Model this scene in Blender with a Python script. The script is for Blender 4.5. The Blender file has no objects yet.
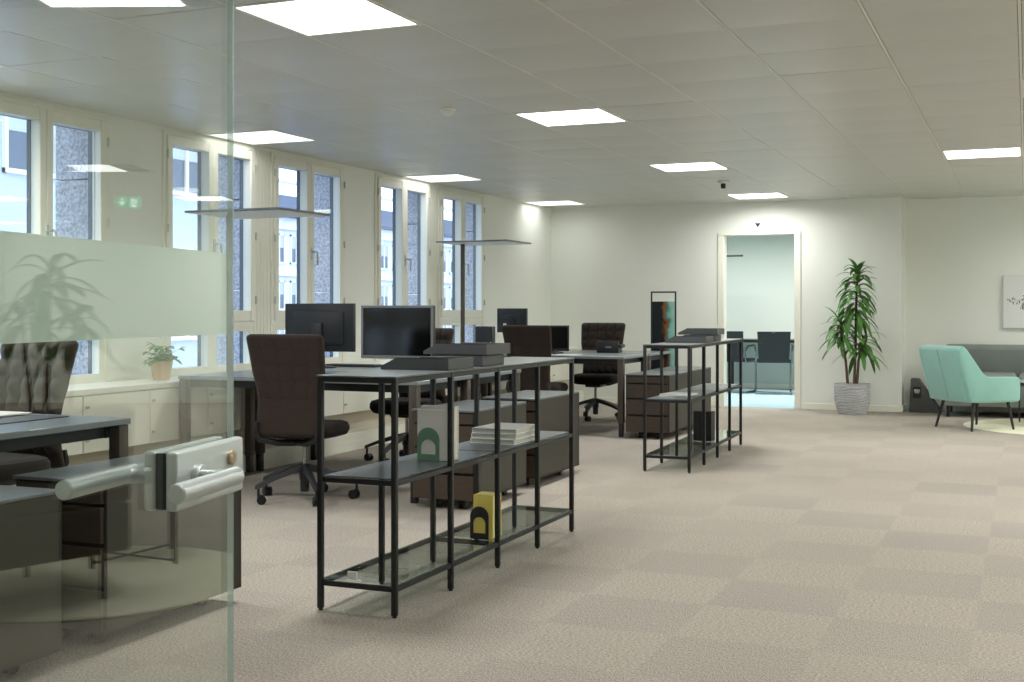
import bpy, bmesh, math, random
from math import sin, cos, pi, radians, sqrt
from mathutils import Vector, Matrix, noise
random.seed(7)
C = bpy.context.scene.collection
sc = bpy.context.scene

# ------------------------------------------------------------------ camera, world, exposure
cam_d = bpy.data.cameras.new('camera'); cam = bpy.data.objects.new('camera', cam_d); C.objects.link(cam)
cam.location = (0, 0, 1.18); cam.rotation_euler = (pi/2, 0, radians(22.82))
cam_d.sensor_width = 36; cam_d.lens = 43.03; cam_d.shift_y = -32/1024
cam_d.clip_start = 0.05; cam_d.clip_end = 300
sc.camera = cam
sc.view_settings.view_transform = 'Standard'; sc.view_settings.look = 'None'
sc.view_settings.exposure = 0.42; sc.view_settings.gamma = 1; sc.view_settings.use_curve_mapping = False
w = bpy.data.worlds.new('overcast_sky'); sc.world = w; w.use_nodes = True
wn = w.node_tree; bg = wn.nodes['Background']
bg.inputs['Color'].default_value = (0.62, 0.76, 1.0, 1); bg.inputs['Strength'].default_value = 2.6
PANEL_STRENGTH = 4.0; LAMP_W = 21.5
sc.cycles.max_bounces = 14; sc.cycles.diffuse_bounces = 7; sc.cycles.glossy_bounces = 6
sc.cycles.transparent_max_bounces = 24; sc.cycles.transmission_bounces = 8
sc.cycles.sample_clamp_indirect = 8

# ------------------------------------------------------------------ materials
def srgb(r, g, b):
    f = lambda c: (c/255/12.92) if c/255 <= .04045 else ((c/255+.055)/1.055)**2.4
    return (f(r), f(g), f(b), 1)
def mat(name, col, rough=.5, metal=0, spec=.5, bump=None, vary=None, sheen=0, coat=0):
    m = bpy.data.materials.new(name); m.use_nodes = True; t = m.node_tree; p = t.nodes['Principled BSDF']
    p.inputs['Base Color'].default_value = col if len(col) == 4 else (*col, 1)
    p.inputs['Roughness'].default_value = rough; p.inputs['Metallic'].default_value = metal
    p.inputs['Specular IOR Level'].default_value = spec
    if sheen: p.inputs['Sheen Weight'].default_value = sheen
    if coat: p.inputs['Coat Weight'].default_value = coat
    tc = t.nodes.new('ShaderNodeTexCoord')
    if vary:            # (scale, amount[, stretch])
        mp = t.nodes.new('ShaderNodeMapping'); mp.inputs['Scale'].default_value = vary[2] if len(vary) > 2 else (1, 1, 1)
        t.links.new(tc.outputs['Object'], mp.inputs['Vector'])
        n = t.nodes.new('ShaderNodeTexNoise'); n.inputs['Scale'].default_value = vary[0]; n.inputs['Detail'].default_value = 5
        t.links.new(mp.outputs['Vector'], n.inputs['Vector'])
        r = t.nodes.new('ShaderNodeMapRange'); r.inputs['From Min'].default_value = .25; r.inputs['From Max'].default_value = .75
        r.inputs['To Min'].default_value = 1-vary[1]; r.inputs['To Max'].default_value = 1+vary[1]
        t.links.new(n.outputs['Fac'], r.inputs['Value'])
        mx = t.nodes.new('ShaderNodeVectorMath'); mx.operation = 'SCALE'
        mx.inputs[0].default_value = col[:3]; t.links.new(r.outputs['Result'], mx.inputs['Scale'])
        t.links.new(mx.outputs['Vector'], p.inputs['Base Color'])
    if bump:            # (scale, strength)
        n = t.nodes.new('ShaderNodeTexNoise'); n.inputs['Scale'].default_value = bump[0]; n.inputs['Detail'].default_value = 3
        t.links.new(tc.outputs['Object'], n.inputs['Vector'])
        b = t.nodes.new('ShaderNodeBump'); b.inputs['Strength'].default_value = bump[1]; b.inputs['Distance'].default_value = .004
        t.links.new(n.outputs['Fac'], b.inputs['Height']); t.links.new(b.outputs['Normal'], p.inputs['Normal'])
    return m
def emit(name, col, s):
    m = bpy.data.materials.new(name); m.use_nodes = True; t = m.node_tree
    t.nodes.remove(t.nodes['Principled BSDF']); e = t.nodes.new('ShaderNodeEmission')
    e.inputs['Color'].default_value = (*col[:3], 1); e.inputs['Strength'].default_value = s
    t.links.new(e.outputs[0], t.nodes['Material Output'].inputs[0]); return m
def glass_mat(name, tint, f0=.034):
    """clear sheet glass: mirror share by the angle between view and surface, the rest passes straight through"""
    m = bpy.data.materials.new(name); m.use_nodes = True; t = m.node_tree; N = t.nodes; L = t.links
    N.remove(N['Principled BSDF'])
    g = N.new('ShaderNodeNewGeometry'); d = N.new('ShaderNodeVectorMath'); d.operation = 'DOT_PRODUCT'
    L.new(g.outputs['Incoming'], d.inputs[0]); L.new(g.outputs['Normal'], d.inputs[1])
    def M(op, a, b=None):
        q = N.new('ShaderNodeMath'); q.operation = op
        for i, v in enumerate((a, b)):
            if v is None: continue
            if isinstance(v, (int, float)): q.inputs[i].default_value = v
            else: L.new(v, q.inputs[i])
        return q.outputs[0]
    ab = M('ABSOLUTE', d.outputs['Value']); f = M('POWER', M('SUBTRACT', 1.0, ab), 4.4)
    f = M('ADD', M('MULTIPLY', f, 1-f0), f0)
    tr = N.new('ShaderNodeBsdfTransparent'); tr.inputs['Color'].default_value = (*tint, 1)
    gl = N.new('ShaderNodeBsdfGlossy'); gl.inputs['Roughness'].default_value = 0; gl.inputs['Color'].default_value = (.96, 1, .98, 1)
    mx = N.new('ShaderNodeMixShader'); L.new(f, mx.inputs[0]); L.new(tr.outputs[0], mx.inputs[1]); L.new(gl.outputs[0], mx.inputs[2])
    L.new(mx.outputs[0], N['Material Output'].inputs[0]); return m
def frost_mat():
    m = bpy.data.materials.new('frosted_film'); m.use_nodes = True; t = m.node_tree; N = t.nodes; L = t.links
    N.remove(N['Principled BSDF'])
    d = N.new('ShaderNodeBsdfDiffuse'); d.inputs['Color'].default_value = (.80, .87, .83, 1)
    tl = N.new('ShaderNodeBsdfTranslucent'); tl.inputs['Color'].default_value = (.80, .87, .83, 1)
    mx = N.new('ShaderNodeMixShader'); mx.inputs[0].default_value = .5
    L.new(d.outputs[0], mx.inputs[1]); L.new(tl.outputs[0], mx.inputs[2]); L.new(mx.outputs[0], N['Material Output'].inputs[0]); return m
def carpet_mat(name, c1, c2, tile=.5, off=(.68, .2)):
    m = bpy.data.materials.new(name); m.use_nodes = True; t = m.node_tree; N = t.nodes; L = t.links; p = N['Principled BSDF']
    p.inputs['Roughness'].default_value = .95; p.inputs['Specular IOR Level'].default_value = .1
    tc = N.new('ShaderNodeTexCoord'); mp = N.new('ShaderNodeMapping'); mp.inputs['Location'].default_value = (off[0]/tile, off[1]/tile, .5)
    mp.inputs['Scale'].default_value = (1/tile, 1/tile, 1); L.new(tc.outputs['Object'], mp.inputs['Vector'])
    ch = N.new('ShaderNodeTexChecker'); ch.inputs['Scale'].default_value = 1; L.new(mp.outputs[0], ch.inputs['Vector'])
    ch.inputs['Color1'].default_value = (1, 1, 1, 1); ch.inputs['Color2'].default_value = (0, 0, 0, 1)
    fl = N.new('ShaderNodeVectorMath'); fl.operation = 'FLOOR'; L.new(mp.outputs[0], fl.inputs[0])
    wn_ = N.new('ShaderNodeTexWhiteNoise'); wn_.noise_dimensions = '3D'; L.new(fl.outputs[0], wn_.inputs['Vector'])
    big = N.new('ShaderNodeTexNoise'); big.inputs['Scale'].default_value = .55; big.inputs['Detail'].default_value = 1
    L.new(tc.outputs['Object'], big.inputs['Vector'])
    # tuft grain runs crosswise on every other tile
    def grain(sx, sy):
        q = N.new('ShaderNodeMapping'); q.inputs['Scale'].default_value = (sx, sy, 1); L.new(tc.outputs['Object'], q.inputs['Vector'])
        n = N.new('ShaderNodeTexNoise'); n.inputs['Scale'].default_value = 1; n.inputs['Detail'].default_value = 3; n.inputs['Roughness'].default_value = .7
        L.new(q.outputs[0], n.inputs['Vector']); return n.outputs['Fac']
    ga, gb = grain(85, 230), grain(230, 85)
    gm = N.new('ShaderNodeMix'); gm.data_type = 'FLOAT'; L.new(ch.outputs['Fac'], gm.inputs[0]); L.new(ga, gm.inputs[2]); L.new(gb, gm.inputs[3])
    def M(op, a, b):
        q = N.new('ShaderNodeMath'); q.operation = op
        for i, v in enumerate((a, b)):
            if isinstance(v, (int, float)): q.inputs[i].default_value = v
            else: L.new(v, q.inputs[i])
        return q.outputs[0]
    f = M('MULTIPLY', ch.outputs['Fac'], M('ADD', M('MULTIPLY', wn_.outputs['Value'], .6), .4))
    bm_ = N.new('ShaderNodeMapRange'); bm_.inputs['From Min'].default_value = .38; bm_.inputs['From Max'].default_value = .62; L.new(big.outputs['Fac'], bm_.inputs['Value'])
    f = M('MULTIPLY', f, M('ADD', M('MULTIPLY', bm_.outputs['Result'], .55), .45))
    mc = N.new('ShaderNodeMix'); mc.data_type = 'RGBA'; L.new(f, mc.inputs[0]); mc.inputs[6].default_value = c1; mc.inputs[7].default_value = c2
    gr = N.new('ShaderNodeMapRange'); gr.inputs['From Min'].default_value = .3; gr.inputs['From Max'].default_value = .7
    gr.inputs['To Min'].default_value = .38; gr.inputs['To Max'].default_value = 1.62; L.new(gm.outputs[0], gr.inputs['Value'])
    sv = N.new('ShaderNodeVectorMath'); sv.operation = 'SCALE'; L.new(mc.outputs[2], sv.inputs[0]); L.new(gr.outputs['Result'], sv.inputs['Scale'])
    L.new(sv.outputs[0], p.inputs['Base Color'])
    b = N.new('ShaderNodeBump'); b.inputs['Strength'].default_value = .4; b.inputs['Distance'].default_value = .004
    L.new(gm.outputs[0], b.inputs['Height']); L.new(b.outputs[0], p.inputs['Normal']); return m

M = dict(
    carpet=carpet_mat('beige_carpet', srgb(170, 162, 151), srgb(160, 153, 145)),
    carpet_blue=carpet_mat('pale_blue_carpet', srgb(160, 184, 193), srgb(154, 178, 188)),
    wall=mat('cream_plaster', srgb(232, 235, 228), .85, bump=(60, .08)),
    wall_in=mat('pale_green_plaster', srgb(208, 214, 206), .85),
    ceil=mat('ceiling_metal', srgb(202, 203, 197), .36, 0, .5),
    ceil_rail=mat('ceiling_rail', srgb(225, 225, 215), .45),
    ceil_gap=mat('ceiling_gap', srgb(70, 70, 66), .8),
    white=mat('white_lacquer', srgb(236, 235, 222), .4),
    cream=mat('cream_lacquer', srgb(230, 230, 217), .42),
    frame_out=mat('blue_grey_aluminium', srgb(58, 72, 86), .4, .3),
    glass=glass_mat('door_glass', (.955, .975, .96)),
    wglass=glass_mat('window_glass', (.95, .97, .97), .03),
    sglass=glass_mat('shelf_glass', (.88, .93, .90), .04),
    frost=frost_mat(),
    
    alu=mat('satin_aluminium', srgb(190, 197, 196), .42, .75),
    alu2=mat('brushed_aluminium_face', srgb(186, 193, 190), .5, .5),
    brass=mat('brass', srgb(186, 172, 146), .35, .8),
    gasket=mat('black_gasket', srgb(24, 26, 28), .6),
    steel=mat('anthracite_steel', srgb(34, 37, 38), .42, .3),
    steel_panel=mat('anthracite_panel_sheen', srgb(112, 119, 121), .3, .2, vary=(14, .04)),  # boards are dark metal; the lighter base colour carries their grazing sheen
    desk_top=mat('grey_desk_top', srgb(122, 129, 131), .28, 0, .5, vary=(8, .04)),  # base colour raised to hold the window light reflected on the tops
    bronze=mat('dark_bronze_metal', srgb(78, 70, 60), .45, .4),
    ped=mat('dark_bronze_sheet', srgb(66, 63, 54), .48, .25),
    ped_front=mat('dark_wood_front', srgb(66, 54, 43), .5, vary=(9, .12, (1, 1, 6))),
    ped_dark=mat('shadow_gap_black', srgb(18, 17, 16), .6),
    fabric=mat('dark_brown_knit', srgb(52, 43, 38), .95, 0, .15, bump=(400, .3), vary=(60, .12), sheen=.12),
    seat_fab=mat('black_brown_knit', srgb(40, 35, 31), .95, 0, .15, bump=(400, .3), sheen=.08),
    plastic=mat('dark_grey_plastic', srgb(44, 47, 51), .42),
    blackpl=mat('black_plastic', srgb(22, 24, 26), .4),
    chrome=mat('chrome', srgb(170, 170, 168), .2, 1),
    chrome_grey=mat('grey_tube', srgb(120, 126, 126), .3, .8),
    screen=mat('dark_screen', srgb(10, 12, 13), .12, 0, .3),
    bezel=mat('silver_bezel', srgb(122, 124, 124), .4, .3),
    mon_back=mat('monitor_shell', srgb(34, 38, 43), .45),
    white_pl=mat('white_plastic', srgb(228, 228, 222), .45),
    paper=mat('white_paper', srgb(235, 235, 230), .8),
    pages=mat('page_edges', srgb(222, 220, 208), .9, vary=(3, .08, (1, 1, 160))),
    greygreen_pages=mat('grey_page_edges', srgb(196, 200, 190), .9, vary=(3, .08, (1, 1, 160))),
    yellow=mat('yellow_cover', srgb(238, 220, 112), .6),
    lemon=mat('pale_yellow_pages', srgb(238, 228, 150), .7),
    green=mat('sage_green_metal', srgb(108, 150, 124), .5),
    black_m=mat('black_metal', srgb(26, 27, 29), .5),
    tray=mat('slate_grey_tray', srgb(76, 80, 81), .5),
    soil=mat('dark_soil', srgb(45, 36, 28), .95),
    leaf=mat('dracaena_leaf', srgb(76, 124, 54), .45, vary=(14, .35)),
    leaf2=mat('houseplant_leaf', srgb(96, 146, 80), .45, vary=(30, .3)),
    stem=mat('brown_cane', srgb(98, 80, 60), .8, vary=(40, .25)),
    terracotta=mat('sand_clay', srgb(196, 170, 138), .75, vary=(20, .06)),
    stone_pot=mat('grey_stoneware', srgb(178, 180, 181), .85, vary=(30, .1)),
    teal=mat('teal_velvet', srgb(134, 184, 174), .75, 0, .3, vary=(6, .05), sheen=.5),
    sofa=mat('grey_leather', srgb(126, 134, 130), .55, vary=(12, .05)),
    felt=mat('grey_felt', srgb(84, 86, 84), .95, vary=(60, .1)),
    wood=mat('light_wood', srgb(206, 170, 116), .55, vary=(5, .12, (1, 12, 12))),
    marble=mat('pale_table_top', srgb(206, 206, 202), .3),
    rug=mat('cream_rug', srgb(232, 229, 204), .95, 0, .1, bump=(220, .5), vary=(9, .06)),
    canvas=mat('white_canvas', srgb(224, 226, 224), .85),
    ink=mat('grey_ink', srgb(90, 92, 94), .8),
    granite=mat('grey_granite', srgb(180, 182, 190), .85, bump=(60, .5), vary=(52, .6)),
    facade=mat('pale_facade', srgb(222, 226, 234), .85, vary=(2, .04)),
    facade2=mat('bluish_facade', srgb(196, 204, 222), .85, vary=(1, .06)),
    slate=mat('slate_roof', srgb(96, 104, 122), .8, vary=(5, .2)),
    facade_glass=mat('dark_facade_glass', srgb(90, 102, 120), .15),
    curtain=mat('pale_curtain', srgb(190, 196, 206), .9),
    tan=mat('tan_shade_and_hinge', srgb(190, 182, 164), .8),
    green_sign=emit('green_sign_light', (.05, .55, .25), 1.6),
    white_sign=emit('white_sign_light', (.9, 1, .95), 2.5),
    panel_dim=emit('dimmed_panel_light', (1.0, .995, .96), 1.25),
    panel=emit('panel_light', (1.0, .995, .96), PANEL_STRENGTH),
    panel_cool=emit('cool_panel_light', (.98, 1.0, .98), 4),
)

def art_mat():
    """abstract print: dark field on the left, pale teal on the right with an orange-brown splash between"""
    m = bpy.data.materials.new('abstract_print'); m.use_nodes = True; t = m.node_tree; N = t.nodes; L = t.links; p = N['Principled BSDF']
    p.inputs['Roughness'].default_value = .25
    tc = N.new('ShaderNodeTexCoord'); sp = N.new('ShaderNodeSeparateXYZ'); L.new(tc.outputs['Object'], sp.inputs[0])
    n = N.new('ShaderNodeTexNoise'); n.inputs['Scale'].default_value = 9; n.inputs['Detail'].default_value = 6; L.new(tc.outputs['Object'], n.inputs['Vector'])
    a = N.new('ShaderNodeMath'); a.operation = 'MULTIPLY_ADD'; L.new(n.outputs['Fac'], a.inputs[0]); a.inputs[1].default_value = .16; L.new(sp.outputs['X'], a.inputs[2])
    z = N.new('ShaderNodeMath'); z.operation = 'MULTIPLY_ADD'; L.new(sp.outputs['Z'], z.inputs[0]); z.inputs[1].default_value = .03; L.new(a.outputs[0], z.inputs[2])
    r = N.new('ShaderNodeValToRGB'); L.new(z.outputs[0], r.inputs[0]); e = r.color_ramp.elements
    e[0].position = .22; e[0].color = srgb(26, 32, 36); e[1].position = .36; e[1].color = srgb(158, 198, 184)
    for pos, c in ((.235, (60, 46, 30)), (.255, (140, 78, 36)), (.28, (70, 110, 96)), (.31, (120, 176, 162))):
        q = r.color_ramp.elements.new(pos); q.color = srgb(*c)
    L.new(r.outputs[0], p.inputs['Base Color']); return m
M['art'] = art_mat()
def edge_mat():
    """ground and polished edge of the door glass: half milky, half see-through"""
    m = bpy.data.materials.new('polished_glass_edge'); m.use_nodes = True; t = m.node_tree; p = t.nodes['Principled BSDF']
    p.inputs['Base Color'].default_value = srgb(214, 228, 228); p.inputs['Roughness'].default_value = .3
    tr = t.nodes.new('ShaderNodeBsdfTransparent'); tr.inputs['Color'].default_value = (.86, .93, .91, 1)
    mx = t.nodes.new('ShaderNodeMixShader'); mx.inputs[0].default_value = .38
    t.links.new(tr.outputs[0], mx.inputs[1]); t.links.new(p.outputs[0], mx.inputs[2]); t.links.new(mx.outputs[0], t.nodes['Material Output'].inputs[0]); return m
M['glass_edge'] = edge_mat()

# ------------------------------------------------------------------ mesh builder
class MB:
    def __init__(s): s.bm = bmesh.new()
    def _add(s, vs, fs, smooth=False, mi=0, xf=None):
        if xf is not None: vs = [xf @ Vector(v) for v in vs]
        bv = [s.bm.verts.new(v) for v in vs]
        for f in fs:
            try:
                q = s.bm.faces.new([bv[i] for i in f]); q.smooth = smooth; q.material_index = mi
            except ValueError: pass
        return bv
    def box(s, a, b, bev=0, seg=2, xf=None, mi=0, smooth=None):
        x0, y0, z0 = [min(p, q) for p, q in zip(a, b)]; x1, y1, z1 = [max(p, q) for p, q in zip(a, b)]
        t = bmesh.new()
        v = [t.verts.new(p) for p in ((x0,y0,z0),(x1,y0,z0),(x1,y1,z0),(x0,y1,z0),(x0,y0,z1),(x1,y0,z1),(x1,y1,z1),(x0,y1,z1))]
        for f in ((0,3,2,1),(4,5,6,7),(0,1,5,4),(1,2,6,5),(2,3,7,6),(3,0,4,7)): t.faces.new([v[i] for i in f])
        if bev: bmesh.ops.bevel(t, geom=t.edges[:], offset=min(bev, .49*min(x1-x0, y1-y0, z1-z0)), segments=seg, affect='EDGES', profile=.5)
        s._merge(t, xf, mi, bool(bev) if smooth is None else smooth); return s
    def prism(s, poly, axis, a, b, bev=0, seg=2, xf=None, mi=0, smooth=None):
        """poly: 2-D outline; axis 'x','y','z' is the extrusion direction"""
        def P(u, v, w): return {'x': (w, u, v), 'y': (u, w, v), 'z': (u, v, w)}[axis]
        t = bmesh.new(); n = len(poly)
        A = [t.verts.new(P(u, v, a)) for u, v in poly]; B = [t.verts.new(P(u, v, b)) for u, v in poly]
        t.faces.new(A[::-1]); t.faces.new(B)
        for i in range(n): t.faces.new((A[i], A[(i+1) % n], B[(i+1) % n], B[i]))
        bmesh.ops.recalc_face_normals(t, faces=t.faces[:])
        if bev: bmesh.ops.bevel(t, geom=t.edges[:], offset=bev, segments=seg, affect='EDGES', profile=.5)
        s._merge(t, xf, mi, bool(bev) if smooth is None else smooth); return s
    def _merge(s, t, xf, mi, smooth):
        t.verts.index_update(); vs = [v.co.copy() for v in t.verts]; fs = [[v.index for v in f.verts] for f in t.faces]
        t.free(); s._add(vs, fs, smooth, mi, xf)
    def tube(s, pts, r, n=12, cap=True, xf=None, mi=0, smooth=True):
        pts = [Vector(p) for p in pts]; rr = r if isinstance(r, (list, tuple)) else [r]*len(pts)
        vs = []; up = None
        for i, p in enumerate(pts):
            d = (pts[min(i+1, len(pts)-1)] - pts[max(i-1, 0)]).normalized()
            if up is None: up = Vector((0,0,1)) if abs(d.z) < .9 else Vector((1,0,0))
            a = d.cross(up).normalized(); b = a.cross(d).normalized(); up = b
            for k in range(n):
                t = 2*pi*k/n; vs.append(p + (a*cos(t) + b*sin(t))*rr[i])
        fs = []
        for i in range(len(pts)-1):
            for k in range(n): fs.append((i*n+k, i*n+(k+1) % n, (i+1)*n+(k+1) % n, (i+1)*n+k))
        if cap: fs.append(tuple(range(n))[::-1]); fs.append(tuple((len(pts)-1)*n+k for k in range(n)))
        s._add(vs, fs, smooth, mi, xf); return s
    def bar(s, p, q, wx, wy, bev=0, xf=None):
        """square bar from p to q; wx horizontal width, wy the other"""
        p, q = Vector(p), Vector(q); d = q-p; L = d.length; d.normalize()
        up = Vector((0,0,1)) if abs(d.z) < .95 else Vector((0,1,0))
        a = d.cross(up).normalized(); b = a.cross(d).normalized()
        m = Matrix(((a.x, b.x, d.x, p.x), (a.y, b.y, d.y, p.y), (a.z, b.z, d.z, p.z), (0,0,0,1)))
        if xf is not None: m = xf @ m
        return s.box((-wx/2, -wy/2, 0), (wx/2, wy/2, L), bev, 1, m)
    def lathe(s, prof, n=32, c=(0,0,0), xf=None, mi=0):
        vs = []; fs = []
        for r, z in prof:
            for k in range(n): vs.append((c[0]+r*cos(2*pi*k/n), c[1]+r*sin(2*pi*k/n), c[2]+z))
        for i in range(len(prof)-1):
            for k in range(n): fs.append((i*n+k, i*n+(k+1) % n, (i+1)*n+(k+1) % n, (i+1)*n+k))
        if prof[0][0] > 1e-5: fs.append(tuple(range(n))[::-1])
        if prof[-1][0] > 1e-5: fs.append(tuple((len(prof)-1)*n+k for k in range(n)))
        s._add(vs, fs, True, mi, xf); return s
    def grid(s, nu, nv, fn, smooth=True, closed_u=False, mi=0, xf=None):
        vs = [fn(i/(nu-1) if not closed_u else i/nu, j/(nv-1)) for j in range(nv) for i in range(nu)]
        fs = []
        for j in range(nv-1):
            for i in range(nu if closed_u else nu-1):
                k = (i+1) % nu; fs.append((j*nu+i, j*nu+k, (j+1)*nu+k, (j+1)*nu+i))
        s._add(vs, fs, smooth, mi, xf); return s
    def build(s, name, m, parent=None, kind=None, loc=None, sub=0, auto=True):
        bm = s.bm
        bmesh.ops.remove_doubles(bm, verts=bm.verts[:], dist=1e-5)
        bmesh.ops.recalc_face_normals(bm, faces=bm.faces[:])
        me = bpy.data.meshes.new(name); bm.to_mesh(me); bm.free()
        for q in (m if isinstance(m, (list, tuple)) else [m]): me.materials.append(q)
        if auto and any(p.use_smooth for p in me.polygons):
            try: me.set_sharp_from_angle(angle=radians(38))
            except Exception: pass
        o = bpy.data.objects.new(name, me); C.objects.link(o)
        if parent: o.parent = parent
        if kind: o['kind'] = kind
        if loc: o.location = loc
        if sub:
            md = o.modifiers.new('smooth', 'SUBSURF'); md.levels = md.render_levels = sub
        return o
def thing(name, label, cat, loc=(0,0,0), rz=0, group=None):
    o = bpy.data.objects.new(name, None); C.objects.link(o); o.empty_display_size = .1
    o.location = loc; o.rotation_euler = (0, 0, rz); return tag(o, label, cat, group)
def tag(o, label, cat, group=None):
    o['label'] = label; o['category'] = cat
    if group: o['group'] = group
    return o
def kids(o): return [c for c in o.children]
def dup(root, label, loc, rz=None, group=None):
    def cp(o, par):
        c = o.copy(); C.objects.link(c)
        if par: c.parent = par
        for ch in kids(o): cp(ch, c)
        return c
    r = cp(root, None); r.location = loc; r['label'] = label
    if rz is not None: r.rotation_euler = (0, 0, rz)
    if group: r['group'] = group
    return r
def TR(x, y, z, rx=0, ry=0, rz=0):
    return Matrix.Translation((x, y, z)) @ Matrix.Rotation(rz, 4, 'Z') @ Matrix.Rotation(ry, 4, 'Y') @ Matrix.Rotation(rx, 4, 'X')

# ------------------------------------------------------------------ room shell
HC = 2.468; XW = -5.61; YB = 14.62; YR = 15.02; XR = 5.6; Y0 = -2.6
DX0, DX1, DZ = -3.373, -2.531, 2.066
MB().box((XW-.4, Y0-.1, -.12), (XR+.1, 15.12, 0)).build('floor', M['carpet'], kind='structure')
# ceiling: slightly bowed metal cassettes on rails, dark gap above
def ceil_tile_x(k): return -.03 - .62*k
PANELS = [(-5.29, 4.64), (-5.29, 7.74), (-5.29, 10.84), (-5.29, 13.92), (-2.825, 4.64), (-2.82, 7.74), (-2.82, 10.84), (-2.82, 13.92), (-.34, 10.84), (.28, 7.74),
          (-.34, 1.54), (2.76, 1.54), (-2.82, -1.56), (.59, 4.64), (2.97, 10.84), (2.76, 7.74), (2.76, 13.92), (1.52, 13.92), (5.24, 10.84), (5.24, 7.74), (5.24, 4.64), (5.24, 13.92)]  # those outside the view are unseen; some added to brighten wall and fittings
b = MB()
holes = set()
for i in range(-9, 9):
    for j in range(-16, 13):
        x0 = -.03 + .62*i; y0 = 7.43 + .62*j
        if x0 < XW-.02 or x0 > XR or y0 + .62 < Y0 or y0 > 15.1: continue
        cx, cy = x0+.31, y0+.31
        if any(abs(cx-px) < (.35 if px in (.59, 2.97) else .2) and abs(cy-py) < .25 for px, py in PANELS): continue
        gx, gy = .0095, .0035; rnd = random.uniform(-.0015, .0015); sag = .0095+random.uniform(-.001, .0012)
        def fn(u, v, x0=x0, y0=y0, gx=gx, gy=gy, sag=sag, rnd=rnd):
            return (x0+gx+u*(.62-2*gx), y0+gy+v*(.62-2*gy), HC - sag*(1-(2*u-1)**4)*(1-(2*v-1)**2) + rnd*(v-.5)*2)
        b.grid(5, 7, fn)
        # turned-up edges
        a0, a1, b0, b1 = x0+gx, x0+.62-gx, y0+gy, y0+.62-gy
        for (p, q) in (((a0,b0),(a1,b0)), ((a1,b0),(a1,b1)), ((a1,b1),(a0,b1)), ((a0,b1),(a0,b0))):
            b._add([(p[0],p[1],HC+rnd*(-1 if p[1]==b0 else 1)), (q[0],q[1],HC+rnd*(-1 if q[1]==b0 else 1)), (q[0],q[1],HC+.03), (p[0],p[1],HC+.03)], [(0,1,2,3)])
ceil = b.build('ceiling', M['ceil'], kind='structure')
b = MB()
for i in range(-9, 10):
    x = -.03+.62*i
    if XW-.02 < x < XR: b.box((x-.0065, Y0, HC-.0012), (x+.0065, 15.05, HC+.02))
for j in range(-16, 13):
    y = 7.43+.62*j
    if Y0 < y < 15.0: b.box((XW, y-.0022, HC-.0004), (XR, y+.0022, HC+.003))
b.build('ceiling_rail', M['ceil_rail'], ceil)
MB().box((XW-.4, Y0-.1, HC+.035), (XR+.1, 15.12, HC+.12)).build('ceiling_slab', M['ceil_gap'], ceil)

# far wall with the doorway, the wall end and the recess
b = MB()
b.box((XW-.4, YB, 0), (DX0-.035, YB+.14, HC+.034)); b.box((DX1+.035, YB, 0), (-1.32, YB+.14, HC+.034)); b.box((DX0-.035, YB, DZ+.035), (DX1+.035, YB+.14, HC+.034))
b.box((-1.46, YB+.1, 0), (-1.32, YR+.1, HC+.034))
b.build('wall_back', M['wall'], kind='structure')
MB().box((-1.36, YR, 0), (XR+.1, YR+.1, HC+.034)).build('wall_recess', M['wall'], kind='structure')
MB().box((XR, Y0-.1, 0), (XR+.1, YR, HC+.034)).build('wall_right', M['wall'], kind='structure')
MB().box((XW-.4, Y0-.1, 0), (XR, Y0, HC+.034)).build('wall_front', M['wall'], kind='structure')
UN = [(3.95, 6.43), (6.98, 9.46), (10.02, 12.50)]
b = MB(); ys = [Y0] + [v for u in UN for v in u] + [YB]
for i in range(0, len(ys), 2): b.box((XW-.1, ys[i], 0), (XW, ys[i+1], HC+.034))
for u0, u1 in UN:
    b.box((XW-.1, u0, 0), (XW, u1, .69)); b.box((XW-.1, u0, 2.445), (XW, u1, HC+.034))
b.build('wall_left', M['wall'], kind='structure')
# baseboards
MB().box((DX1+.075, YB-.014, 0), (-1.32, YB-.001, .072), .003, 1).build('baseboard_back', M['white'], kind='structure')
MB().box((XW+.02, YB-.014, 0), (DX0-.075, YB-.001, .072), .003, 1).build('baseboard_back.001', M['white'], kind='structure')
MB().box((-1.318, YR-.014, 0), (XR, YR-.001, .072), .003, 1).build('baseboard_recess', M['white'], kind='structure')
MB().box((-1.319, YB-.012, 0), (-1.305, YR-.015, .072), .003, 1).build('baseboard_end', M['white'], kind='structure')
# doorway casing
b = MB()
for x0, x1 in ((DX0-.074, DX0), (DX1, DX1+.035+.039)):
    b.box((x0, YB-.018, 0), (x1, YB-.0005, DZ), .003, 1)
b.box((DX0-.074, YB-.018, DZ), (DX1+.074, YB-.0005, DZ+.04), .003, 1)
b.box((DX0-.034, YB, 0), (DX0, YB+.14, DZ)); b.box((DX1, YB, 0), (DX1+.034, YB+.14, DZ)); b.box((DX0-.034, YB, DZ), (DX1+.034, YB+.14, DZ+.034))
b.build('door_1', M['white'], kind='structure')
# meeting room beyond
MB().box((-6.6, YB+.05, -.12), (-.6, 18.4, .001)).build('floor_meeting_room', M['carpet_blue'], kind='structure')
MB().box((-6.6, 18.2, 0), (-.6, 18.3, HC)).build('wall_meeting_room', M['wall_in'], kind='structure')
MB().box((-6.7, YB+.14, 0), (-6.6, 18.3, HC)).build('wall_meeting_left', M['wall_in'], kind='structure')
MB().box((-.6, YR+.1, 0), (-.5, 18.3, HC)).build('wall_meeting_right', M['wall_in'], kind='structure')
MB().box((-6.6, YB+.14, HC+.001), (-.6, 18.2, HC+.1)).build('ceiling_meeting_room', M['ceil'], kind='structure')
MB().box((-6.6, 18.186, .001), (-.6, 18.199, .073)).build('baseboard_meeting_room', M['white'], kind='structure')

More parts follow.
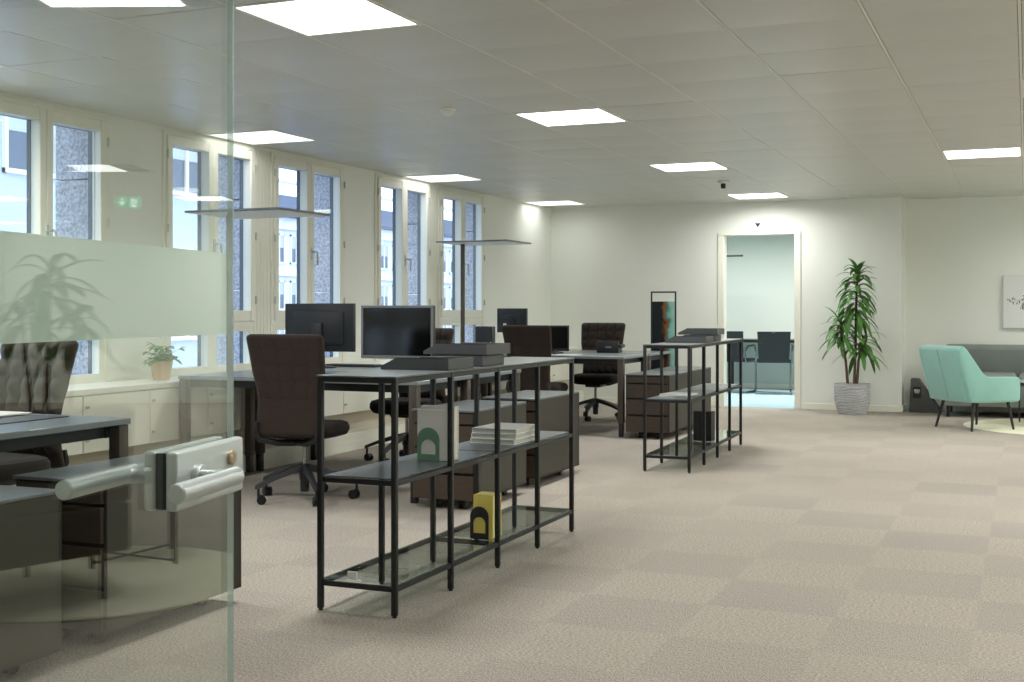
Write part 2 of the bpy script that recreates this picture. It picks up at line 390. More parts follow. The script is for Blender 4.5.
# ------------------------------------------------------------------ windows
def casement(n, y0, y1):
    """one window: two tall sashes above a transom, two low fixed lights under it"""
    fr = MB(); ym = (y0+y1)/2; xi, xo = XW+.015, XW-.05
    zb, zt = .70, 2.445
    fr.box((xo, y0, zb), (xi, y0+.035, zt), .003, 1); fr.box((xo, y1-.035, zb), (xi, y1, zt), .003, 1)
    fr.box((xo, y0+.035, zt-.03), (xi, y1-.035, zt), .003, 1); fr.box((xo, y0+.035, 1.035), (xi, y1-.035, 1.085), .003, 1)
    # lower fixed frame
    for a, c in ((y0+.035, ym), (ym, y1-.035)):
        fr.box((xo, a, zb), (xi-.006, a+.055, 1.035)); fr.box((xo, c-.055, zb), (xi-.006, c, 1.035))
        fr.box((xo, a+.055, zb), (xi-.006, c-.055, zb+.055)); fr.box((xo, a+.055, 1.008), (xi-.006, c-.055, 1.035))
    root = fr.build('window_%d' % n, M['cream'], kind='structure')
    for a, c in ((y0+.037, ym-.001), (ym+.001, y1-.037)):
        s = MB(); z0, z1 = 1.087, zt-.032; w_ = .055
        s.box((xo, a, z0), (xi+.012, a+w_, z1), .005, 1); s.box((xo, c-w_, z0), (xi+.012, c, z1), .005, 1)
        s.box((xo, a+w_, z0), (xi+.008, c-w_, z0+.082), .003, 1); s.box((xo, a+w_, z1-.068), (xi+.008, c-w_, z1), .003, 1)
        sash = s.build('sash', M['cream'], root)
        for (p0, p1, q0, q1) in ((a+w_, c-w_, z0+.082, z1-.068),):
            MB().box((XW-.03, p0, q0), (XW-.022, p1, q1)).build('pane', M['wglass'], sash)
            o = MB(); xa, xb = XW-.082, xo-.001; k = .028
            o.box((xa, p0-.03, q0-.03), (xb, p0, q1+.03)); o.box((xa, p1, q0-.03), (xb, p1+.03, q1+.03))
            o.box((xa, p0, q0-.03), (xb, p1, q0)); o.box((xa, p0, q1), (xb, p1, q1+.03))
            o.build('outer_frame', M['frame_out'], sash)
        for z in (1.25, 1.75, 2.28):     # hinges on the jamb side
            yy = y0+.03 if a < ym-.2 else y1-.03
            MB().tube([(xi+.016, yy, z-.03), (xi+.016, yy, z+.03)], .008, 10).build('hinge', M['alu2'], sash)
        p0, p1 = (a+.055, c-.055)
        pl = MB().box((XW-.03, p0, zb+.055), (XW-.022, p1, 1.008)).build('low_pane', M['wglass'], root)
        o = MB(); xa, xb = XW-.082, xo-.001
        o.box((xa, p0-.03, zb+.03), (xb, p0, 1.03)); o.box((xa, p1, zb+.03), (xb, p1+.03, 1.03)); o.box((xa, p0, zb+.03), (xb, p1, zb+.055)); o.box((xa, p0, 1.008), (xb, p1, 1.03))
        o.build('low_outer_frame', M['frame_out'], root)
    h = MB(); h.box((xi+.012, ym-.013, 1.60), (xi+.020, ym+.013, 1.70), .003, 1); h.tube([(xi+.018, ym, 1.665), (xi+.05, ym, 1.665)], .009, 10)
    h.tube([(xi+.05, ym-.006, 1.668), (xi+.055, ym+.03, 1.66), (xi+.055, ym+.036, 1.55)], .009, 10)
    h.build('window_handle', M['alu'], root)
    return root
n = 1
for u0, u1 in UN:
    casement(n, u0, u0+1.13); casement(n+1, u1-1.145, u1); n += 2
    b = MB(); b.box((XW-.1, u0+1.132, .69), (XW, u1-1.147, 2.445))
    for k in range(4): b.box((XW, u0+1.15+.047*k, .70), (XW+.004, u0+1.15+.047*k+.042, 2.44), .002, 1)
    b.build('trim_%d' % n, M['cream'], kind='structure')
# granite piers outside
for i, (y0, y1) in enumerate(((6.455, 6.955), (5.10, 5.27), (8.13, 8.30), (9.485, 9.995), (11.17, 11.34), (12.525, 13.3))):
    b = MB(); zz = [-2, .55, 1.33, 2.05, 4.2]
    for k in range(4): b.box((XW-(.47, .47, .42, .38, .34, .30)[i], y0, zz[k]+.004), (XW-.102, y1, zz[k+1]-.004), .003, 1)
    o = b.build('wall_outer_pier' if i == 0 else 'wall_outer_pier.%03d' % i, M['granite'], kind='structure')

# opposite buildings across the street
def facade(name, label, x, y0, y1, z0, z1, col, w, pitch, first, storey, roof):
    t = thing(name, label, 'building', (x, y0, 0))
    b = MB(); L = y1-y0; b.box((-3, 0, z0), (0, L, z1))
    k = 0
    z = first
    cor = MB()
    while z < z1:
        cor.box((0, -.1, z+1.95), (.22, L+.1, z+2.12)); z += storey
    b.build('wall', M[col], t); cor.build('string_course', M['facade'], t)
    z = first
    while z + 1.6 < z1:
        y = .8
        while y + w < L:
            f = MB(); f.box((.0, y, z), (.09, y+.09, z+1.7)); f.box((0, y+w-.09, z), (.09, y+w, z+1.7)); f.box((0, y, z), (.12, y+w, z+.1)); f.box((0, y, z+1.6), (.09, y+w, z+1.7)); f.box((0, y+w/2-.05, z), (.09, y+w/2+.05, z+1.7))
            fo = f.build('window', M['white'], t)
            g = MB(); g.box((.005, y+.08, z+.08), (.03, y+w-.08, z+1.62)); g.build('window_glass', M['facade_glass'], fo)
            c = MB(); c.box((.031, y+.1, z+.9), (.045, y+w-.1, z+1.6)); c.build('blind', M['curtain'], fo)
            y += pitch
        z += storey
    if roof:
        r = MB(); r.prism([(-3, z1), (.35, z1), (.35, z1+.2), (-.2, z1+.25), (-1.4, z1+1.5), (-3, z1+1.5)], 'y', -.2, L+.2, xf=None)
        r.build('roof', M['slate'], t)
    return t
facade('facing_building', 'pale apartment block with rows of windows across the street, seen through the farther windows', -39, 52, 90, -9, 6.4, 'facade', 1.15, 1.75, -4.2, 2.65, True)
facade('neighbouring_building', 'tall bluish flat facade across the street, seen through the nearer windows', -19.5, 8, 27.5, -9, 13, 'facade2', 1.5, 5.2, -6.8, 3.6, False)
MB().box((-80, -30, -9.2), (-6.2, 120, -9)).build('ground_street', M['slate'], kind='structure')

# ------------------------------------------------------------------ sill cabinets under the windows
XC = -5.195
MB().box((XW+.001, Y0+.05, .662), (XC, YB-.005, .70), .004, 1).build('trim_sill', M['cream'], kind='structure')
b = MB(); b.box((XW+.001, Y0+.05, .0), (XC+.03, YB-.02, .15), .004, 1); b.box((XC+.03, Y0+.05, .075), (XC+.034, YB-.02, .079))
b.build('trim_duct', M['cream'], kind='structure')
MB().box((XW+.001, Y0+.05, .15), (XC-.13, YB-.02, .33)).build('trim_plinth', M['tan'], kind='structure')  # tan colour stands in for the shade in this recess
t0 = thing('radiator_cabinet', '', 'cabinet', (0, 0, 0))
b = MB(); b.box((XW+.002, .002, .32), (XC-.024, 1.208, .660)); b.build('carcass', M['cream'], t0)
for k in (0, 1):
    y = .004+.602*k
    d = MB().box((XC-.022, y, .315), (XC-.003, y+.598, .656), .003, 1).build('door', M['cream'], t0)
    for z in (.39, .59):
        MB().box((XC-.003, y+.012, z-.008), (XC+.008, y+.04, z+.008), .002, 1).build('hinge', M['tan'], d)
wd = [None]*12
cab_lab = ['cream low cabinet under the first window, largely behind the door handle', 'cream low cabinet behind the tufted chair seen through the glass door',
 'cream low cabinet beside the potted plant on the sill', 'cream low cabinet behind the left legs of the first desk', 'cream low cabinet behind the back of the high-backed chair',
 'cream low cabinet under the monitor seen from its back', 'cream low cabinet behind the silver framed monitor', 'cream low cabinet past the silver framed monitor, before the last window', 'cream low cabinet under the farthest window pair', 'cream low cabinet at the far corner of the window wall']
for i in range(10):
    y = 2.12 + 1.21*i
    o = t0 if i == 0 else dup(t0, '', (0, y, 0))
    o.location = (0, y, 0); o['label'] = cab_lab[i]; o['group'] = 'low cabinets along the window wall'

# ------------------------------------------------------------------ ceiling lights and fittings
def panel_light(x, y, label, group='square ceiling light panels', m='panel', power=1.0):
    t = thing('ceiling_light', label, 'ceiling light', (x, y, HC), 0, group)
    b = MB(); s, q = .309, .287
    for a in ((-s,-s,s,-q), (-s,q,s,s), (-s,-q,-q,q), (q,-q,s,q)): b.box((a[0],a[1],-.004), (a[2],a[3],.03))
    b.build('frame', M['ceil_rail'], t)
    MB().box((-q+.0005,-q+.0005,-.001), (q-.0005,q-.0005,.02)).build('diffuser', M[m], t)
    if power:        # the panel's own light, with the narrow beam of an office luminaire
        ld = bpy.data.lights.new('panel_lamp', 'AREA'); ld.shape = 'SQUARE'; ld.size = .56; ld.energy = LAMP_W*power; ld.color = (1.0, 1.0, .965) if m == 'panel' else (.99, 1.0, .97); ld.spread = radians(165)
        lo = bpy.data.objects.new('panel_lamp', ld); C.objects.link(lo); lo.parent = t; lo.location = (0, 0, -.003)
    return t
LAB = {(-5.29, 7.74): 'lit square light panel close to the windows, above the nearer floor lamp', (-5.29, 10.84): 'lit square light panel close to the windows, between the two floor lamps',
 (-5.29, 13.92): 'lit square light panel in the far window corner', (-2.825, 4.64): 'largest lit square light panel, at the top edge beside the glass door',
 (-2.82, 7.74): 'lit square light panel to the right of the round smoke detector', (-2.82, 10.84): 'lit square light panel beside the small dark ceiling sensor',
 (-2.82, 13.92): 'lit square light panel nearest the doorway', (-.34, 10.84): 'lit square light panel at the right of the ceiling, above the teal armchair',
 (.28, 7.74): 'lit square light panel cut off by the right edge', (.59, 4.64): 'lit light panel mirrored at the top of the glass door',
 (2.97, 10.84): 'lit light panel mirrored in the glass door above the frosted band'}
out_lab = 'lit square ceiling panel outside the view, lighting the room'
for x, y in PANELS:
    if (x, y) in LAB: panel_light(x, y, LAB[(x, y)], m='panel_dim' if x < -5 else 'panel', power=.09 if x < -5 else .65 if (x, y) == (-2.82, 13.92) else 1.0)   # the row by the windows is dimmed
    else: panel_light(x, y, out_lab, 'ceiling light panels outside the frame', power=.7 if y < 2 else 1.0)
panel_light(-3.9, 16.4, 'light panel on the ceiling of the meeting room behind the doorway', 'meeting room lights', 'panel_cool', 1.9)
panel_light(-2.2, 16.4, 'light panel on the meeting room ceiling, right of the doorway axis', 'meeting room lights', 'panel_cool', 1.9)
t = thing('smoke_detector', 'round white smoke detector on the ceiling left of the panel light', 'smoke detector', (-3.42, 7.06, HC-.003))
MB().lathe([(.055, 0), (.055, -.012), (.05, -.018)], 28).build('base', M['white_pl'], t)
MB().lathe([(.046, -.018), (.046, -.026), (.03, -.045), (.02, -.05), (0, -.05)], 28).build('sensor_head', M['white_pl'], t)
t = thing('sprinkler', 'small grey and black ceiling sensor beside the middle light panel', 'sensor', (-2.80, 12.1, HC-.004))
MB().lathe([(.055, 0), (.055, -.02), (.045, -.03)], 24).build('base', M['white_pl'], t)
MB().lathe([(.024, -.03), (.024, -.07), (.018, -.08), (0, -.08)], 20).build('sensor_eye', M['blackpl'], t)

# ------------------------------------------------------------------ glass door in the foreground
V = Vector((.184, -.983)); Nn = Vector((.983, .184)); ED = Vector((-.858, 1.19))
ang = math.atan2(V.y, V.x)
gd = thing('glass_door', 'open frameless glass door with frosted band and satin lever handles', 'door', (ED.x, ED.y, 0), ang)
# local x runs from the leading edge towards the hinge, local y is the room-side normal
MB().box((0, -.004, .008), (.93, .004, 2.44), .0015, 1).build('glass_leaf', M['glass'], gd)
MB().box((-.0022, -.004, .008), (-.0002, .004, 2.44), .0008, 1).build('polished_edge', M['glass_edge'], gd)
MB().box((.0, -.0046, 1.151), (.93, -.0042, 1.245)).build('frosted_band', M['frost'], gd)
for z in (.03, 2.38):
    MB().box((.80, -.018, z-.03), (.93, .018, z+.05), .004, 2).build('pivot_fitting', M['alu'], gd)
lk = MB(); lk.box((.004, .0055, .970), (.166, .019, 1.032), .0035, 3); lk.box((.004, -.019, .970), (.166, -.0055, 1.032), .0035, 3)
lock = lk.build('lock_case', M['alu2'], gd)
MB().box((.16, -.0056, .972), (.1645, .0056, 1.030)).build('lock_slot', M['gasket'], lock)
cy = MB().lathe([(.0085, 0), (.0085, .004), (.007, .0052), (0, .0052)], 20, xf=TR(.040, .019, 1.012, rx=-pi/2))
cy.box((.0385, .0235, 1.007), (.0415, .0246, 1.017)); cy.build('cylinder', M['brass'], lock)
for s_, nm in ((1, 1), (-1, 2)):
    h = MB()
    h.lathe([(.0135, 0), (.0135, .006), (.012, .0075)], 24, xf=TR(.122, s_*.019, 1.001, rx=-s_*pi/2))
    arc = [(.122, s_*.022, 1.001), (.122, s_*.042, 1.001)] + [(.122+.018*(1-cos(a)), s_*(.042+.018*sin(a)), 1.001) for a in [pi/2*k/6 for k in range(1, 7)]]
    h.tube(arc, .0088, 20)
    h.tube([(.112, s_*.060, 1.002), (.1135, s_*.060, 1.002), (.246, s_*.060, 1.002), (.2475, s_*.060, 1.002)], [.0088, .0100, .0100, .0088], 28)
    h.build('lever_handle', M['alu'], lock)

# ------------------------------------------------------------------ desks
def make_desk():
    """back-to-back bench: two tops, each on four legs. origin at near right corner of the first top, x to the left is negative"""
    t = thing('desk', '', 'desk', (0, 0, 0))
    W, D = 1.775, .80
    MB().box((-W, 0, .716), (0, D, .741), .003, 1).build('desk_top', M['desk_top'], t)
    b = MB()
    for a in ((-W+.05, .07, -.05, .09), (-W+.05, D-.09, -.05, D-.07), (-W+.06, .09, -W+.08, D-.09), (-.08, .09, -.06, D-.09)):
        b.box((a[0], a[1], .665), (a[2], a[3], .715))
    b.build('apron', M['steel'], t)
    for x in (-W+.034, -.034):
        for y in (.034, D-.034):
            l = MB().box((x-.028, y-.028, .13), (x+.028, y+.028, .7155), .006, 2).build('leg', M['bronze'], t)
            MB().box((x-.021, y-.021, 0), (x+.021, y+.021, .13), .005, 2).build('foot', M['black_m'], l)
    return t
desk0 = make_desk()
desk0.location = (-3.40, 6.60, 0); desk0['label'] = 'grey topped desk holding the silver framed monitor, first chair drawn up to it'
dg = 'grey desks with bronze legs'; desk0['group'] = dg
dup(desk0, 'grey desk behind the silver framed monitor, carrying the monitor seen from the back', (-3.40, 7.46, 0), group=dg)
dup(desk0, 'far grey desk with the glossy dark screen and desk phone on it', (-3.415, 10.76, 0), group=dg)
dup(desk0, 'rearmost grey desk, in front of the chair facing the camera', (-3.415, 11.60, 0), group=dg)
dup(desk0, 'grey desk seen through the glass door, its front edge cut by the left frame', (-3.335, 2.34, 0), group=dg)
dup(desk0, 'grey desk seen through the glass door with a pad and white papers on it', (-3.335, 3.16, 0), group=dg)

# ------------------------------------------------------------------ pedestals
def make_pedestal():
    t = thing('pedestal', '', 'drawer unit', (0, 0, 0))
    w_, d_, h0, h1 = .41, .80, .060, .588
    b = MB(); b.box((-w_, .02, h0), (-w_+.012, d_, h1-.012)); b.box((-.012, .02, h0), (0, d_, h1-.012)); b.box((-w_, d_-.012, h0), (0, d_, h1-.012)); b.box((-w_, .02, h0), (0, d_, h0+.012))
    b.build('body', M['ped'], t)
    MB().box((-w_, .0, h1-.012), (0, d_, h1), .002, 1).build('top', M['steel_panel'], t)
    MB().box((-w_+.013, .024, h0+.013), (-.013, .04, h1-.013)).build('drawer_recess', M['ped_dark'], t)
    zs = [(h0+.004, .205), (.222, .355), (.372, .495), (.508, .568)]
    for i, (a, c) in enumerate(zs):
        MB().box((-w_+.014, .004, a), (-.014, .022, c), .002, 1).build('drawer', M['ped_front'], t)
    for x in (-w_+.12, -.12):
        for y in (.11, d_-.11):
            c = MB(); c.tube([(x-.022, y, .028), (x-.006, y, .028)], .028, 18); c.tube([(x+.006, y, .028), (x+.022, y, .028)], .028, 18); c.box((x-.015, y-.02, .03), (x+.015, y+.02, .066), .004, 1)
            c.build('caster', M['blackpl'], t)
    return t
p0 = make_pedestal(); pg = 'rolling drawer pedestals beside the desks'
p0.location = (-2.955, 6.46, 0); p0['label'] = 'dark drawer pedestal with its drawer fronts behind the standing white book'; p0['group'] = pg
for lab, loc in (('dark pedestal behind the first shelf, right end, drawers out of sight', (-2.965, 7.49, 0)),
                 ('dark brown pedestal with four drawers facing the camera behind the farther shelf', (-2.965, 10.68, 0)),
                 ('dark pedestal behind the four-drawer one, carrying the framed print', (-2.985, 11.55, 0)),
                 ('dark pedestal at the lower left corner behind the glass door, top catching light', (-2.92, 2.33, 0)),
                 ('dark pedestal behind the door handle, its side showing past the glass edge', (-2.92, 3.325, 0))):
    dup(p0, lab, loc, group=pg)

# ------------------------------------------------------------------ office chairs
def make_chair():
    """origin on the floor under the gas lift, facing +y"""
    t = thing('office_chair', '', 'chair', (0, 0, 0))
    # star base
    b = MB(); b.lathe([(.0, .05), (.027, .05), (.029, .12), (.034, .13), (.036, .20), (.03, .215), (.0, .215)], 20)
    for k in range(5):
        a = radians(90+72*k); d = Vector((cos(a), sin(a), 0)); s_ = Vector((-sin(a), cos(a), 0))
        rows = [(.02, .20, .03, .022), (.10, .185, .024, .018), (.22, .15, .02, .014), (.335, .105, .017, .012)]
        vs = []
        for r, z, hw, hh in rows:
            for sx, sz in ((-1, -1), (1, -1), (1, 1), (-1, 1)): vs.append(d*r + s_*hw*sx*(1 if sz < 0 else .6) + Vector((0, 0, z+hh*sz)))
        fs = [(0,1,2,3), (12,15,14,13)] + [(i*4+k2, i*4+(k2+1) % 4, i*4+4+(k2+1) % 4, i*4+4+k2) for i in range(3) for k2 in range(4)]
        b._add(vs, fs, False)
    base = b.build('base', M['plastic'], t)
    for k in range(5):
        a = radians(90+72*k); c = Vector((.32*cos(a), .32*sin(a), 0)); d = Vector((cos(a+1.1), sin(a+1.1), 0)); e = Vector((-d.y, d.x, 0))
        m_ = MB(); p = c + e*.018
        for s_ in (-1, 1): m_.tube([p+d*(s_*.007)+Vector((0,0,.028)), p+d*(s_*.024)+Vector((0,0,.028))], .028, 18)
        m_.tube([c+Vector((0,0,.04)), c+Vector((0,0,.10))], .009, 8); m_.bar(p+d*-.006+Vector((0,0,.03)), p+d*.006+Vector((0,0,.03)), .03, .045)
        m_.build('caster', M['blackpl'], base)
    MB().tube([(0,0,.20), (0,0,.36)], .014, 16).build('gas_lift', M['chrome'], t)
    mch = MB(); mch.box((-.085, -.12, .345), (.085, .12, .395), .015, 2)
    # yoke to the backrest
    for s_ in (-1, 1):
        mch.tube([(0, -.10, .362), (s_*.10, -.19, .368), (s_*.185, -.255, .395), (s_*.205, -.268, .44), (s_*.2, -.262, .50)], [.022, .02, .018, .016, .012], 12)
    mc = mch.build('tilt_mechanism', M['blackpl'], t)
    for s_ in (-1, 1):
        MB().lathe([(.009, 0), (.009, .005), (.004, .007)], 14, xf=TR(s_*.035, -.137, .368, rx=pi/2)).build('knob', M['chrome'], mc)
    # seat: rounded cushion with waterfall front
    def seat(u, v):
        a = 2*pi*u; e = 3.6; ca, sa = cos(a), sin(a)
        rx = .245*math.copysign(abs(ca)**(2/e), ca); ry = .235*math.copysign(abs(sa)**(2/e), sa)
        pr = [(.0, .388), (.75, .388), (.94, .398), (1.0, .425), (1.0, .452), (.95, .472), (.82, .482), (.45, .480), (.0, .474)]
        f = v*(len(pr)-1); i = min(int(f), len(pr)-2); q = f-i
        k = pr[i][0]*(1-q)+pr[i+1][0]*q; z = pr[i][1]*(1-q)+pr[i+1][1]*q
        y = ry*k+.02
        return (rx*k, y, z - (.03*max(0, (y-.16)/.1)**2 if y > .16 else 0))
    MB().grid(44, 25, seat, closed_u=True).build('seat', M['seat_fab'], t)
    # backrest: tufted pad, narrower at the waist, leaning back
    H0, H1 = .41, 1.03
    def half_w(v): return .228 - .018*sin(pi*min(1, v*1.6))*(1 if v < .62 else .5) + .026*max(0, (v-.35)/.65)**1.2
    def mid(v): return -.235 + .018*sin(pi*v*1.1) - .11*max(0, v-.35)**1.3
    def tuft(u, v, m_, n_, A):
        return A*(abs(sin(pi*m_*u))**.55)*(abs(sin(pi*n_*v))**.55)
    def edge(u, v):
        a = min(u, 1-u)*2*half_w(v)/.03; c = min(v, 1-v)*(H1-H0)/.03
        return sqrt(max(0, 1-(1-min(1, a))**2))*sqrt(max(0, 1-(1-min(1, c))**2))
    def rc(u, v):       # rounded corners
        x = (2*u-1)*half_w(v); z = H0+v*(H1-H0)
        r = .035; top = H1-z
        if top < r: x = (2*u-1)*(half_w(v)-(r-sqrt(max(0, r*r-(r-top)**2))))
        return x, z
    def front(u, v):
        x, z = rc(u, v); v2 = max(0, (v-.12)/.88)
        return (x, mid(v)+.012*edge(u, v)+(tuft(u, v2, 5, 6, .036) if v > .12 else 0)*edge(u, v), z)
    def back(u, v):
        x, z = rc(u, v); v2 = max(0, (v-.38)/.62)
        return (x, mid(v)-.022*edge(u, v)-(tuft(u, v2, 5, 4, .005) if v > .38 else 0)*edge(u, v), z)
    pad = MB(); pad.grid(51, 61, front); pad.grid(51, 61, back)
    backrest = pad.build('backrest', M['fabric'], t, auto=False)
    bt = MB()
    for i in range(1, 5):
        for j in range(1, 6):
            u, v = i/5, .12+.88*j/6; f = front(u, v); bt.lathe([(.007, 0), (.006, .003), (0, .004)], 8, xf=TR(f[0], f[1]-.001, f[2], rx=-pi/2))
    for i in range(1, 5):
        for j in range(0, 4):
            u, v = i/5, .38+.62*j/4
            f = back(u, v); bt.lathe([(.007, 0), (.006, .003), (0, .004)], 8, xf=TR(f[0], f[1]+.001, f[2], rx=pi/2))
    bt.build('button', M['seat_fab'], backrest)['kind'] = 'stuff'
    return t
cg = 'dark brown office chairs'
ch0 = make_chair()
ch0.location = (-4.13, 6.50, 0); ch0.rotation_euler.z = radians(9); ch0['group'] = cg
ch0['label'] = 'dark brown high-backed office chair seen from behind, left of the near shelf'
for lab, loc, rz in (('dark brown office chair half hidden behind the silver framed monitor and near shelf', (-4.43, 8.43, 0), 176),
                     ('dark brown office chair seen from behind beside the glossy screen, past the trays', (-4.26, 10.78, 0), -2),
                     ('dark brown office chair facing the camera behind the desk phone', (-4.27, 12.46, 0), 182),
                     ('tufted brown office chair seen through the glass door at the left edge', (-4.50, 4.36, 0), 176)):
    dup(ch0, lab, loc, radians(rz), cg)

# ------------------------------------------------------------------ metal shelves
def make_shelf():
    """origin at near right foot; runs +y, depth to -x"""
    t = thing('metal_shelf', '', 'shelf', (0, 0, 0))
    D, P, n_, q = .35, .4925, 5, .022
    L = P*(n_-1)
    for i in range(n_):
        for x in (-q/2, -D-q/2+q):
            p = MB().box((x-q/2, i*P-q/2, .008), (x+q/2, i*P+q/2, .915), .003, 2)
            o = p.build('post', M['steel'], t)
            MB().tube([(x, i*P, 0), (x, i*P, .009)], .009, 12).build('foot', M['black_m'], o)
    for nm, z in (('top_frame', .905), ('middle_frame', .513), ('bottom_frame', .108)):
        b = MB()
        for x in (-q/2, -D+q/2):
            for i in range(n_-1): b.box((x-.0095, i*P+q/2, z-.01), (x+.0095, (i+1)*P-q/2, z+.01), .002, 1)
        for i in (0, 2, 4): b.box((-D+q, i*P-.009, z-.01), (-q, i*P+.009, z+.01), .002, 1)
        b.build(nm, M['steel'], t)
    MB().box((-D-.001, -q/2-.001, .9155), (.001, L+q/2+.001, .922), .0015, 1).build('top_board', M['steel_panel'], t)
    for k in (0, 1):
        y = k*2*P
        MB().box((-D+q+.001, y+.011, .5235), (-q-.001, y+2*P-.011, .529), .001, 1).build('middle_board', M['steel_panel'], t)
        MB().box((-D+q-.008, y+.013, .1185), (-q+.008, y+2*P-.013, .1245)).build('glass_board', M['sglass'], t)
    return t
s0 = make_shelf(); s0.location = (-2.215, 4.135, 0); s0['group'] = 'low open steel shelves'
s0['label'] = 'near low anthracite steel shelf with trays on top and books inside'
s1 = dup(s0, 'farther low anthracite steel shelf with a black file box at its bottom', (-2.225, 8.595, 0), radians(1.6), 'low open steel shelves')

# letter trays: long axis along x, open end to the left, high wall to the right
def make_tray():
    t = thing('letter_tray', '', 'letter tray', (0, 0, 0))
    L, W_, h = .32, .255, .048
    for y in (0, W_-.004):
        MB().prism([(-L, 0), (0, 0), (0, h), (-L+.07, h), (-L, .014)], 'y', y, y+.004, .001, 1).build('side_wall', M['tray'], t)
    MB().box((-L, .004, 0), (0, W_-.004, .004)).build('tray_floor', M['tray'], t)
    MB().box((-.004, .004, .004), (0, W_-.004, h), .001, 1).build('back_wall', M['tray'], t)
    MB().box((-L+.07, .0, h), (0, .006, h+.003)).build('rim', M['steel'], t)
    return t
tr = make_tray(); tg = 'slate grey letter trays'; Z1 = .9225
tr.location = (-2.225, 4.60, Z1); tr['label'] = 'single low slate letter tray at the front of the near shelf top'; tr['group'] = tg
dup(tr, 'lower of the two stacked slate letter trays on the near shelf top', (-2.23, 4.96, Z1), radians(1), tg)
dup(tr, 'upper of the two stacked slate letter trays on the near shelf top', (-2.215, 4.97, Z1+.052), radians(-2), tg)
dup(tr, 'single low slate letter tray at the front of the farther shelf top', (-2.235, 9.10, Z1), radians(1), tg)
dup(tr, 'lower of the two stacked slate letter trays on the farther shelf top', (-2.28, 9.58, Z1), radians(3), tg)
dup(tr, 'upper of the two stacked slate letter trays on the farther shelf top', (-2.27, 9.60, Z1+.052), radians(0), tg)

# books and bookends on the near shelf
def book(name, label, w_, d_, h, loc, rz=0, cover='paper', page='pages', group=None, lying=False):
    """standing: w_ across, d_ thick, h tall (cover faces -y). lying: w_ x d_ footprint, h thick"""
    t = thing(name, label, 'book' if name == 'book' else 'magazine', loc, rz, group); c = .003
    if lying:
        b = MB(); b.box((0, 0, 0), (w_, d_, c), .0008, 1); b.box((0, 0, h-c), (w_, d_, h), .0008, 1); b.box((0, 0, c), (c, d_, h-c))
        b.build('cover', M[cover], t); MB().box((c, .004, c), (w_-.004, d_-.004, h-c)).build('page_block', M[page], t)
    else:
        b = MB(); b.box((0, 0, 0), (w_, c, h), .0008, 1); b.box((0, d_-c, 0), (w_, d_, h), .0008, 1); b.box((0, c, 0), (c, d_-c, h))
        b.build('cover', M[cover], t); MB().box((c, c, .003), (w_-.004, d_-c, h-.003)).build('page_block', M[page], t)
    return t
ZM = .5295
def bookend(label, w_, h, loc, rz, m):
    """arched plate with an arched cut-out on a foot plate"""
    t = thing('bookend', label, 'bookend', loc, rz)
    r = w_/2; out = [(-r, 0)] ; n_ = 16
    O = [(r*cos(a), h-r+r*sin(a)) for a in [pi*k/n_ for k in range(n_+1)]]
    r2 = r*.66; I = [(r2*cos(a), h-r-.032+r2*sin(a)) for a in [pi*k/n_ for k in range(n_+1)]]
    O = [(r, .002)] + O + [(-r, .002)]; I = [(r2, .028)] + I + [(-r2, .028)]
    vs = []; fs = []; k = len(O)
    for y in (0, .003): vs += [(x, y, z) for x, z in O] + [(x, y, z) for x, z in I]
    for i in range(k-1):
        fs += [(i, i+1, k+i+1, k+i), (2*k+i, 3*k+i, 3*k+i+1, 2*k+i+1), (i, 2*k+i, 2*k+i+1, i+1), (k+i, k+i+1, 3*k+i+1, 3*k+i)]
    fs += [(k-1, 0, k, 2*k-1), (3*k-1, 4*k-1, 3*k, 2*k), (0, k-1, 3*k-1, 2*k), (k, 3*k, 4*k-1, 2*k-1)]
    b = MB(); b._add(vs, fs); b.build('arch', M[m], t)
    MB().box((-r, .0031, 0), (r, .030, .002)).build('foot_plate', M[m], t)
    return t
book('book', 'standing white book with the green arched bookend before it', .150, .032, .215, (-2.42, 4.70, ZM+.0022), 0)
book('book', 'standing white book behind the one with the green bookend', .165, .038, .232, (-2.425, 4.745, ZM), radians(-2))
bookend('sage green arched bookend in front of the standing white book', .105, .142, (-2.365, 4.694, ZM), 0, 'green')
for k, lab in enumerate(('lowest of three white books lying on the near shelf', 'middle one of three white books lying on the near shelf', 'topmost of three white books lying on the near shelf')):
    book('book', lab, .235, .30, .0245, (-2.492+.003*k, 5.40+.004*k, ZM+.0247*k), radians((-1, 1, -.5)[k]), 'paper', 'greygreen_pages', 'white books lying in a stack', True)
book('book', 'standing yellow book behind a black arched bookend on the bottom glass', .095, .11, .20, (-2.345, 5.115, .1270), radians(2), 'yellow', 'lemon')
bookend('black arched bookend in front of the standing yellow book', .092, .15, (-2.312, 5.108, .1248), 0, 'black_m')
tag(MB().box((-.021, -.003, 0), (.021, .003, .028), .0005, 1).build('price_tag', M['paper'], loc=(-2.435, 4.175, .1248)), 'small white paper tag standing on the bottom glass of the near shelf', 'tag')
# farther shelf
for k in range(2):
    book('magazine', ('lower', 'upper')[k] + ' of two white brochures lying in the farther shelf', .21, .26, .012, (-2.50, 8.74+.01*k, ZM+.0123*k), radians((3, -5)[k]), 'paper', 'greygreen_pages', 'brochures in the farther shelf', True)
t = thing('file_box', 'black upright file box on the bottom of the farther shelf', 'file box', (-2.47, 9.62, .1248), radians(-4))
MB().box((0, 0, 0), (.15, .10, .235), .003, 1).build('box_shell', M['black_m'], t)
b = MB()
for k in range(1, 4): b.box((.0006+.0375*k-.001, -.0012, .004), (.0375*k+.001, -.0002, .231))
b.build('spine_ridge', M['plastic'], t)

